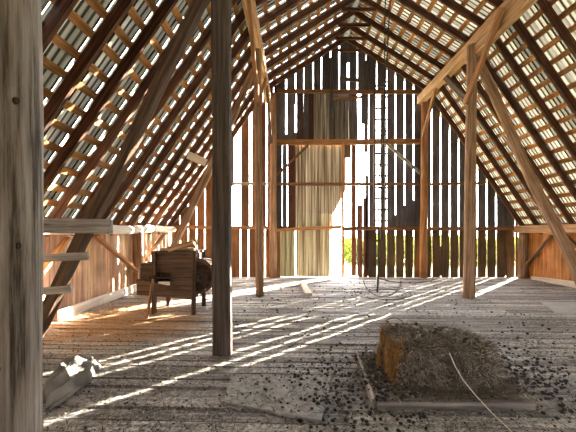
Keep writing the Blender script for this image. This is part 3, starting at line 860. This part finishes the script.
# ------------------------------------------------------------------ crumpled sack
m_ = MB(); NX, NY = 90, 70
a0 = ground(47, 409); rows = []
ux = (ground(100, 366) - a0); uy = Vector((-.42, .36, 0))
for i in range(NY + 1):
    row = []
    for j in range(NX + 1):
        q, w = j / NX, i / NY
        taper = .45 + .55 * math.sin(math.pi * min(1, q * 1.15)) ** .7
        p = a0 + ux * q + uy * (w - .25) * taper
        f1 = 1 - abs(math.sin(w * 12.5 + 2.2 * q + 1.8 * noise.noise((q * 2.4, w * 2, 1)))) ** .7
        f2 = noise.noise((q * 7, w * 12, 4))
        env = (math.sin(math.pi * w) ** .4) * (math.sin(math.pi * min(1, max(0, q))) ** .35)
        p.z = .012 + max(0, env * (.02 + .06 * w + .1 * f1 + .05 * f2))
        p += Vector((.05 * noise.noise((q * 4, w * 5, 8)), .05 * noise.noise((q * 4, w * 5, 11)), 0))
        row.append(p)
    rows.append(row)
m_.quadgrid(rows)
o = m_.build('crumpled_sack', M['cloth'], smooth=True)
md = o.modifiers.new('thick', 'SOLIDIFY'); md.thickness = .006; md.offset = -1
tag(o, 'crumpled grey sack lying in folds on the floor beside the grey post', 'sack')

# ------------------------------------------------------------------ litter on the floor
def clear(x, y):
    return not (PX[0] - .02 < x < PX[1] and PYs[0] - .03 < y < PYs[1])
m_ = MB(); Z = Vector((0, 0, 1))
for i in range(22000):
    y = 1.6 + 8.4 * R.random() ** 2.0
    lim0, lim1 = max(XL + .2, -.95 * y), min(XR - .2, .95 * y)
    x = R.uniform(lim0, lim1)
    d = Vector((math.cos(q_ := R.uniform(0, 6.28)), math.sin(q_), R.uniform(-.05, .15)))
    k = R.random()
    g_ = R.uniform(.6, 1.3)
    if k < .55: t_ = [c * g_ for c in (.07, .058, .045)]
    elif k < .8: t_ = [c * g_ for c in (.22, .19, .15)]
    else: t_ = [c * g_ for c in (.55, .52, .46)]
    z = (.03 if -.56 < x < .34 and 2.5 < y < 3.17 else .006) if clear(x, y) else .068
    blade(m_, Vector((x, y, z + R.uniform(0, .006))), d, Z, R.uniform(.02, .09), R.uniform(.003, .008), t_, .12)
# fringe of hay fallen round the bale and the machine
for i in range(2600):
    a = R.uniform(0, 6.28); k = 1 + abs(R.gauss(0, .28))
    x, y = bc.x + math.cos(a) * hx * 1.12 * k, bc.y + math.sin(a) * hy * 1.2 * k
    d = Vector((R.uniform(-1, 1), R.uniform(-1, 1), R.uniform(0, .35)))
    g_ = R.uniform(.4, 1.3); t_ = [c * g_ for c in (.12, .098, .07)]
    z = .008 if clear(x, y) else .068
    blade(m_, Vector((x, y, z)), d, Z, R.uniform(.03, .12), .005, t_)
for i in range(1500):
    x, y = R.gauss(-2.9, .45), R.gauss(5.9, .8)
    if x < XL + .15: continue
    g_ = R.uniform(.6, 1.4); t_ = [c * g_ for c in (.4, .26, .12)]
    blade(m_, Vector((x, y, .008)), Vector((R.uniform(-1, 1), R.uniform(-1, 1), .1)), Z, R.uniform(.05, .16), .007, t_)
o = m_.build('straw_litter', M['straw'])
tag(o, 'loose straw and chaff strewn over the floor boards', 'straw', kind='stuff')
m_ = MB()
for i in range(3700):
    k = R.random()
    if k < .5:
        y = 1.7 + 3.0 * R.random() ** 1.3; x = R.uniform(max(XL + .2, -.9 * y), .9 * y); r = R.uniform(.003, .01)
    elif k < .68: x, y, r = R.gauss(2.2, .3), R.gauss(3.3, .45), R.uniform(.005, .02)
    elif k < .8: x, y, r = R.gauss(.45, .25), R.gauss(3.0, .45), R.uniform(.005, .018)
    elif k < .88: x, y, r = R.gauss(.85, .12), R.gauss(3.0, .35), R.uniform(.007, .02)
    else: x, y, r = R.uniform(-1, 4), R.uniform(4, 9.5), R.uniform(.006, .02)
    if y < 1.6 or y > 9.9: continue
    v = R.uniform(.5, 1.5)
    c_ = (.03 * v, .027 * v, .025 * v) if R.random() < .85 else (.3, .29, .27)
    z = (.026 if -.56 < x < .34 and 2.5 < y < 3.17 else .004) if clear(x, y) else .066
    clod(m_, (x, y, z + r * .4), r, c_)
o = m_.build('dirt_clods', M['straw'])
tag(o, 'dark crumbs of dry dirt scattered over the floor boards', 'dirt', kind='stuff')

# ------------------------------------------------------------------ light and camera
w = bpy.data.worlds.new('daylight'); sc.world = w; w.use_nodes = True
bg = w.node_tree.nodes['Background']
bg.inputs[0].default_value = (.94, .95, 1, 1); bg.inputs[1].default_value = 4.0
sun = bpy.data.lights.new('sun', 'SUN'); sun.energy = 32; sun.angle = math.radians(.4); sun.color = (1, .9, .74)
so = bpy.data.objects.new('sun', sun); COL.objects.link(so)
el = math.radians(13.5); dirv = Vector((-math.cos(el) * math.sin(math.radians(45)), -math.cos(el) * math.cos(math.radians(45)), -math.sin(el)))
so.rotation_euler = dirv.to_track_quat('-Z', 'Y').to_euler(); so.location = (8, 14, 8)

cam = bpy.data.cameras.new('camera'); co = bpy.data.objects.new('camera', cam); COL.objects.link(co)
co.location = (0, 0, EYE); co.rotation_euler = (math.pi / 2, 0, 0)
cam.sensor_fit = 'HORIZONTAL'; cam.sensor_width = 36; cam.lens = F / 576 * 36
cam.shift_x = -(PX0 - 288) / 576; cam.shift_y = (PY0 - 216) / 576
cam.clip_start = .05
sc.camera = co

vs = sc.view_settings
vs.view_transform = 'Standard'; vs.look = 'None'; vs.gamma = 1; vs.use_curve_mapping = False
vs.exposure = 2.85
sc.cycles.use_denoising = True
sc.cycles.max_bounces = 12; sc.cycles.diffuse_bounces = 6
